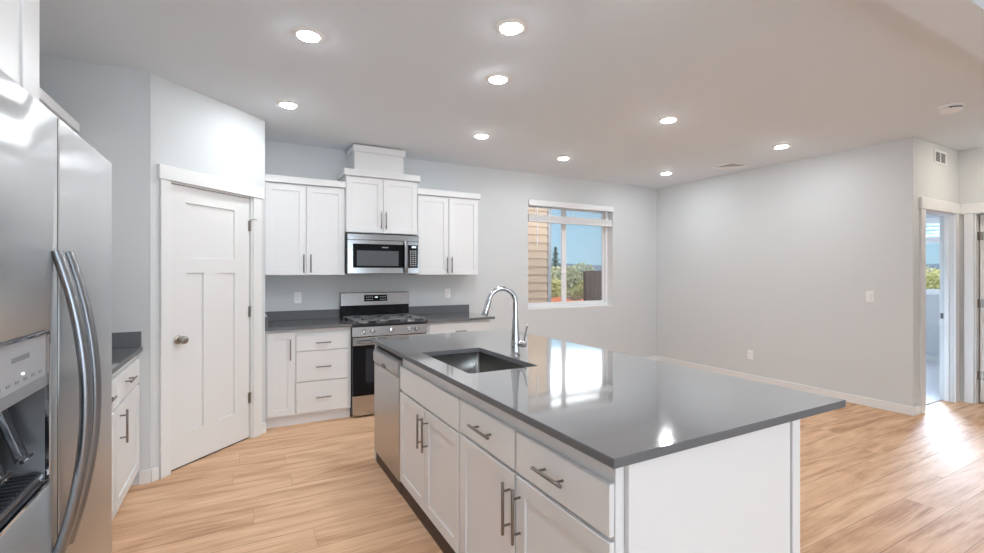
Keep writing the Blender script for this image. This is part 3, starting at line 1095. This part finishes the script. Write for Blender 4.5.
# dispenser
dl = MB()
a, b_, c_, d_ = DS
rim_o = rrect(a + .0005, b_ + .0005, c_ - .0005, d_ - .0005, .0115, 3)
rim_i = rrect(a + .007, b_ + .007, c_ - .007, d_ - .007, .008, 3)
dl.plate(rim_o, [rim_i], -.002, .008, 'y', .0008)
dlo = dl.build('dispenser_trim', 'chrome', fdo)
cv = MB()
front_l = rrect(a + .007, b_ + .007, c_ - .007, d_ - .007, .008, 3)
back_l = rrect(a + .02, b_ + .03, c_ - .02, d_ - .02, .03, 3)
va = [cv.bm.verts.new((p[0], .006, p[1])) for p in front_l]
vb_ = [cv.bm.verts.new((p[0], .080, p[1])) for p in back_l]
for k in range(len(va)):
    cv.bm.faces.new((va[k], va[(k + 1) % len(va)], vb_[(k + 1) % len(vb_)], vb_[k]))
cv.bm.faces.new(vb_)
cv.build('dispenser_cavity', 'dgrey', fdo, smooth=40)
cp = MB()
cp.plate([(.004, 1.150), (.004, 1.264), (.06, 1.264), (.07, 1.150)], [], a + .008, c_ - .008, 'x', .001)
cpo = cp.build('dispenser_panel', 'lgrey', fdo)
MB().box(a + .008, .0015, 1.148, c_ - .008, .0038, 1.172).build('panel_band', 'mgrey', cpo)
lg = MB()
for k in range(10):
    lg.box(.165 + k * .0085, .0025, 1.226, .1712 + k * .0085, .0039, 1.236)
lg.build('badge', 'mgrey', cpo)
for x in (.10, .14, .18, .22, .26, .30):
    MB().box(x, .0025, 1.183, x + .016, .0039, 1.189).build('button', 'mgrey', cpo)
MB().box(.214, .002, 1.196, .219, .0039, 1.200).build('indicator_light', 'indicator', cpo)
for px, tilt in ((.135, 18), (.235, 18)):
    p = MB()
    mm = Matrix.Translation((px, .046, 1.125)) @ Matrix.Rotation(R(-tilt), 4, 'X')
    p.box(-.024, -.006, -.115, .024, .004, 0, .004, mtx=mm)
    po = p.build('paddle', 'clearpl', fdo)
    q = MB()
    q.tube([mm @ Vector((-.024, -.008, -.112)), mm @ Vector((.024, -.008, -.112))], .004, 8)
    q.build('paddle_edge', 'chrome', po)
tr = MB()
tr.box(a + .018, .006, b_ + .018, c_ - .018, .062, b_ + .030, .002)
tro = tr.build('drip_tray', 'dgrey', fdo)
gr = MB()
for k in range(12):
    x = a + .03 + k * (c_ - a - .06) / 11
    gr.box(x - .003, .012, b_ + .030, x + .003, .056, b_ + .034)
gr.build('tray_grille', 'dgrey', tro)
hc = MB()
for x in (.05, fw - .05):
    hc.box(x - .035, .02, 1.7725, x + .035, .13, 1.788, .004)
hc.build('hinge_cover', 'mgrey', fr)


# ------------------------------------------------------------------ ceiling fittings
def downlight(loc, label, warm=False):
    t = thing('recessed_downlight', label, 'ceiling light', loc, 0, 'recessed ceiling downlights')
    MB().lathe([(.058, -.0085), (.066, -.009), (.080, -.006), (.092, -.001), (.092, 0), (.0, 0)], (0, 0, 0), 36).build('trim_ring', 'white_pl', t)
    MB().lathe([(.0575, -.004), (.0575, -.0085), (.052, -.0125), (.038, -.0155), (.02, -.017), (0, -.0175)], (0, 0, 0), 32).build('lens', 'lens_warm' if warm else 'lens', t)
    return t


L0 = downlight((.339, 2.79, H - .0005), 'recessed downlight over the aisle between refrigerator and island')
for (x, y), lb in (((1.30, 2.17), 'recessed downlight at top centre, second in the row over the island'),
                   ((.337, 4.01), 'recessed downlight beside the pantry wall, over the left wall cabinets'),
                   ((1.565, 2.79), 'recessed downlight third over the island, just below the top centre one'),
                   ((2.07, 4.02), 'recessed downlight right of the vent chase, over right wall cabinet'),
                   ((3.31, 4.34), 'recessed downlight in front of the kitchen window'),
                   ((3.29, 2.82), 'recessed downlight over mid room, midway between island and right wall'),
                   ((5.02, 4.34), 'recessed downlight in the far right ceiling corner by ceiling vent'),
                   ((5.03, 2.84), 'recessed downlight near the right wall, between vent and smoke alarm'),
                   ((1.62, 1.50), 'recessed downlight over near end of island, above the frame'),
                   ((.34, 1.50), 'recessed downlight over the aisle in front of the refrigerator')):
    dup(L0, (x, y, H - .0005), lb)
for (x, y), lb in (((1.0, -.9), 'added unseen downlight behind the camera, for more light'), ((4.6, -.9), 'added unseen downlight toward the hall, for more light')):
    dup(L0, (x, y, H2 - .0005), lb)  # unseen downlights added to light the room from behind the camera
downlight((6.35, 1.36, H - .0005), 'warm recessed downlight in the hall near the closet door', True)

# smoke alarm
sa = thing('smoke_detector', 'round white smoke alarm on ceiling near the hall', 'smoke detector', (5.01, 1.505, H - .0005))
MB().lathe([(0, 0), (.080, 0), (.080, -.012), (.074, -.015), (.070, -.016), (.070, -.034), (.060, -.046), (.03, -.049), (0, -.0495)], (0, 0, 0), 36).build('housing', 'white_pl', sa)
sl = MB()
for k in range(4):
    a = R(196 + k * 18)
    sl.box(-.010, -.004, -.004, .010, .0012, .004, mtx=Matrix.Translation((.0695 * math.cos(a), .0695 * math.sin(a), -.026)) @ Matrix.Rotation(a + R(90), 4, 'Z'))
sl.build('sounder_slot', 'dark', sa)
# ceiling register
cv = thing('ceiling_vent', 'white rectangular air vent in ceiling by right wall', 'air vent', (5.385, 3.668, H - .0005))
vf = MB()
vf.plate(rect(-.165, -.165, .165, .165), [rect(-.12, -.12, .12, .12)], -.008, 0, 'z', .002)
vf.build('frame', 'white_pl', cv)
MB().box(-.12, -.12, -.002, .12, .12, -.0002).build('throat', 'mgrey', cv)
lv = MB()
for q in range(4):
    mq = Matrix.Rotation(R(90 * q), 4, 'Z')
    for k in range(4):
        d = .028 + k * .026
        lv.box(-d, -.010, -.0012, d, .010, .0012, mtx=mq @ Matrix.Translation((0, -d, -.008)) @ Matrix.Rotation(R(35), 4, 'X'))
lv.build('louvre', 'white_pl', cv)
# wall register high in the hall
wv = thing('wall_vent', 'white wall vent grille high above the bedroom doorway', 'air vent', (6.435, YB - .0005, 2.61))
vf = MB()
vf.plate(rect(-.15, -.072, .15, .072), [rect(-.125, -.05, -.008, .05), rect(.008, -.05, .125, .05)], -.008, 0, 'y', .002)
vf.build('frame', 'white_pl', wv)
MB().box(-.13, -.003, -.055, .13, -.0002, .055).build('throat', 'dgrey', wv)
lv = MB()
for k in range(7):
    z = -.043 + k * .0143
    lv.box(-.125, -.004, -.001, .125, .004, .001, mtx=Matrix.Translation((0, -.006, z)) @ Matrix.Rotation(R(40), 4, 'X'))
lv.build('louvre', 'white_pl', wv)


# outlets and switch; local: plate faces -y
def outlet(loc, rz, label):
    t = thing('wall_outlet', label, 'outlet', loc, rz, 'white wall outlets')
    MB().box(-.036, -.006, -.058, .036, 0, .058, .003).build('cover_plate', 'white_pl', t)
    f = MB()
    f.box(-.018, -.0085, -.035, .018, -.0055, .035, .001)
    fo = f.build('receptacle', 'white_pl', t)
    s = MB()
    for z in (-.019, .019):
        s.box(-.008, -.0089, z - .004, -.006, -.0084, z + .005)
        s.box(.006, -.0089, z - .004, .008, -.0084, z + .005)
        s.cyl((0, -.0089, z - .009), (0, -.0084, z - .009), .0025, seg=10)
    s.build('slot', 'dark', fo)
    return t


OT = outlet((.528, D - .0006, 1.144), 0, 'white outlet on back wall above the left counter')
dup(OT, (2.215, D - .0006, 1.154), 'white outlet on back wall right of the range')
dup(OT, (W - .0006, 3.673, .344), 'white outlet low on the plain right wall', -90)
sw = thing('light_switch', 'white rocker light switch on the plain right wall', 'light switch', (W - .0006, 2.373, 1.157), -90)
MB().box(-.036, -.006, -.058, .036, 0, .058, .003).build('cover_plate', 'white_pl', sw)
MB().box(-.0165, -.011, -.033, .0165, -.0055, .033, .003, mtx=Matrix.Rotation(R(4), 4, 'X')).build('rocker', 'white_pl', sw)

# ------------------------------------------------------------------ outdoors
GZ = -.35
gm = MB()
gm.box(-700, -700, GZ - .3, 700, 700, GZ)
struct(gm.build('ground', 'dirt'), 'dry grassy ground outside the house')
# foundation keeps daylight out below the floor
struct(MB().box(XL - .14, YF - .14, GZ, 9.78, D + .14, -.062).build('foundation_slab', 'corner'), 'concrete slab under the house')

# hills: a ring of ridges far away
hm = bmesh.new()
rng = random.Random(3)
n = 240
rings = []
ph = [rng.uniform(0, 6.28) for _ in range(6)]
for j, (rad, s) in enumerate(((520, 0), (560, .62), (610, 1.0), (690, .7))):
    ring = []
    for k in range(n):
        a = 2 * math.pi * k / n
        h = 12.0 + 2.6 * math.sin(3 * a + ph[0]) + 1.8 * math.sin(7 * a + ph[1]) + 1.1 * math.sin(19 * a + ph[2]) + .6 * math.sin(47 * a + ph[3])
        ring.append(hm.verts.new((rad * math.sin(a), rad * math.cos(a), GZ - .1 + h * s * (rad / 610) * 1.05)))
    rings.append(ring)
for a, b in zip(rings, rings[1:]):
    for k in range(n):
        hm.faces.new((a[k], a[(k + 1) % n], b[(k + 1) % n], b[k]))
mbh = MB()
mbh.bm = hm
struct(mbh.build('hills', 'hill'), 'low forested hills on the horizon, coloured haze blue')

# neighbour house with lap siding
nh = thing('neighbour_house', 'tan lap sided house close outside the kitchen window', 'house', (0, 8.6, GZ))
NX = 6.19
sd = MB()
z = .12
while z < 5.9:
    sd.bm.faces.new([sd.bm.verts.new(v) for v in ((-6, -.026, z), (NX - .09, -.026, z), (NX - .09, .0, z + .18), (-6, .0, z + .18))])
    sd.bm.faces.new([sd.bm.verts.new(v) for v in ((-6, -.026, z), (-6, .004, z), (NX - .09, .004, z), (NX - .09, -.026, z))])
    z += .178
sd.box(-6, .004, 0, NX - .01, 9, 5.9)
sd.build('siding', 'siding', nh, smooth=0, recalc=False)
MB().box(NX - .092, -.032, 0, NX, .08, 5.9, .003).build('corner_board', 'corner', nh)
rf = MB()
rf.plate([(-.6, 5.85), (4.5, 8.0), (9.6, 5.85), (9.6, 6.05), (4.5, 8.22), (-.6, 6.05)], [], -6.4, NX + .4, 'x')
rf.build('roof', 'shingle', nh)

# fence
fn = thing('wood_fence', 'dark brown board fence outside the kitchen window', 'fence', (7.97, 9.5, GZ))
bd = MB()
for k in range(30):
    bd.box(k * .145, -.01, .04, k * .145 + .139, .01, 1.82 + rng.uniform(-.006, .006), .002)
bd.build('board_panel', 'fence', fn)
ps = MB()
for k in range(3):
    ps.box(.03 + k * 2.1, .05, 0, .12 + k * 2.1, .14, 1.80, .003)
ps.build('post', 'fence', fn)
rl = MB()
for z in (.35, 1.45):
    rl.box(0, .011, z, 4.34, .049, z + .09)
rl.build('rail', 'fence', fn)

# orange safety netting
nn = thing('safety_netting', 'orange plastic safety netting sagging below the shrubs', 'construction fence', (8.6, 13.0, GZ))
nb = MB()
cols = 60
L = 5.2
prev = None
for k in range(cols + 1):
    x = L * k / cols
    sag = .17 * abs(math.sin(math.pi * x / 1.3)) + .05 * math.sin(x * 5.1)
    y = .12 * math.sin(x * 2.3) + .05 * math.sin(x * 9)
    top = .97 - sag
    colv = [nb.bm.verts.new((x, y + .05 * math.sin(j * 1.7 + x * 4), .03 + (top - .03) * j / 6)) for j in range(7)]
    if prev:
        for j in range(6):
            nb.bm.faces.new((prev[j], colv[j], colv[j + 1], prev[j + 1]))
    prev = colv
no = nb.build('netting', 'orange', nn, smooth=60)
m_ = no.modifiers.new('thickness', 'SOLIDIFY')
m_.thickness = .006
for k in range(5):
    MB().cyl((k * 1.3, .02, 0), (k * 1.3, .02, 1.02), .015, seg=8).build('stake', 'twig', nn)


# shrubs
def shrub(loc, r, h, kind, label, leaves=900, twig_h=.45):
    t = thing('shrub', label, 'shrub', loc, rng.uniform(0, 360), 'shrubs outside the windows')
    lf = MB()
    for k in range(leaves):
        while True:
            p = Vector((rng.uniform(-1, 1), rng.uniform(-1, 1), rng.uniform(-1, 1)))
            if .35 < p.length < 1:
                break
        lump = 1 + .16 * math.sin(4 * p.x + 3 * p.z) + .1 * math.sin(7 * p.y)
        c = Vector((p.x * r * lump, p.y * r * lump, h * .64 + p.z * h * .34 * lump))
        s = rng.uniform(.05, .11) * (h / 2)
        u = Vector((rng.gauss(0, 1), rng.gauss(0, 1), rng.gauss(0, 1))).normalized()
        w = u.orthogonal().normalized()
        q = u.cross(w)
        vv = [lf.bm.verts.new(c + w * s * 1.6), lf.bm.verts.new(c + q * s * .7), lf.bm.verts.new(c - w * s * 1.6), lf.bm.verts.new(c - q * s * .7)]
        lf.bm.faces.new(vv)
    lf.build('foliage', kind, t, smooth=0, recalc=False)
    st = MB()
    for k in range(16):
        a = rng.uniform(0, 6.28)
        q = r * rng.uniform(.3, .95)
        st.tube([(rng.uniform(-.3, .3) * r, rng.uniform(-.3, .3) * r, 0), (q * .5 * math.cos(a), q * .5 * math.sin(a), h * twig_h * .7), (q * math.cos(a), q * math.sin(a), h * .8)], [.022, .014, .006], 5)
    st.build('stem', 'twig', t)


sp = [((13.3, 20.0), 1.35, 2.2, 'leafpale', 'pale olive shrub beside the neighbour house corner'),
      ((16.3, 20.3), 1.45, 2.2, 'leafgrey', 'grey green shrub behind the window mullion'),
      ((19.9, 20.6), 1.35, 2.0, 'leafgrey', 'grey green shrub just left of the brown fence'),
      ((14.6, 24.2), 1.5, 2.3, 'leafpale', 'pale shrub in the rear row, left of the mullion'),
      ((18.0, 24.6), 1.55, 2.15, 'leafpale', 'pale shrub in the rear row, right of the mullion'),
      ((12.6, 17.5), .8, 1.5, 'leafyel', 'small yellow green shrub left, above the orange netting'),
      ((14.9, 17.6), .85, 1.4, 'leafyel', 'small yellow green shrub right, above the orange netting'),
      ((29.5, 8.7), 1.5, 1.95, 'leafyel', 'yellow green shrub low in the bedroom window'),
      ((33.6, 11.6), 1.7, 2.1, 'leafpale', 'pale shrub standing further out in the bedroom window')]
for (x, y), r, h, kd, lb in sp:
    shrub((x, y, GZ), r, h, kd, lb, 1400)
# dry weeds under the shrubs
wd = MB()
for k in range(5200):
    if k % 3:
        x, y = rng.uniform(10, 20), rng.uniform(14.0, 16.2)
    else:
        x, y = rng.uniform(22, 26.5), rng.uniform(6.5, 9.5)
    h = rng.uniform(.4, 1.05)
    a = rng.uniform(0, 6.28)
    w = rng.uniform(.012, .03)
    dx, dy = rng.gauss(0, .15), rng.gauss(0, .15)
    ca, sa_ = math.cos(a) * w, math.sin(a) * w
    wd.bm.faces.new([wd.bm.verts.new(v) for v in ((x - ca, y - sa_, GZ), (x + ca, y + sa_, GZ), (x + dx, y + dy, GZ + h))])
wo = wd.build('dry_weeds', 'twig', smooth=0, recalc=False)
tag(wo, 'dry brown weeds growing below the shrubs outside', 'weeds', kind='stuff')

# conifer
tf = thing('conifer_tree', 'dark conifer standing against the sky outside the window', 'tree', (36.2, 49.2, GZ))
MB().tube([(0, 0, 0), (.03, 0, 2.5), (0, 0, 5.15)], [.14, .09, .02], 8).build('trunk', 'twig', tf)
cf = MB()
for k in range(1500):
    z = 1.0 + 4.2 * rng.random() ** 1.15
    rr = (.14 + (5.2 - z) * .34) * (.75 + .25 * math.sin(z * 9))
    a = rng.uniform(0, 6.28)
    q = rr * rng.random() ** .5
    c = Vector((q * math.cos(a), q * math.sin(a), z - q * .25))
    dv = Vector((math.cos(a), math.sin(a), -.35 + rng.gauss(0, .2))).normalized()
    sv = dv.cross(Vector((0, 0, 1))).normalized()
    s = rng.uniform(.10, .2)
    vv = [cf.bm.verts.new(c - dv * s), cf.bm.verts.new(c + sv * s * .4), cf.bm.verts.new(c + dv * s * 1.3), cf.bm.verts.new(c - sv * s * .4)]
    cf.bm.faces.new(vv)
cf.build('foliage', 'conifer', tf, smooth=0, recalc=False)
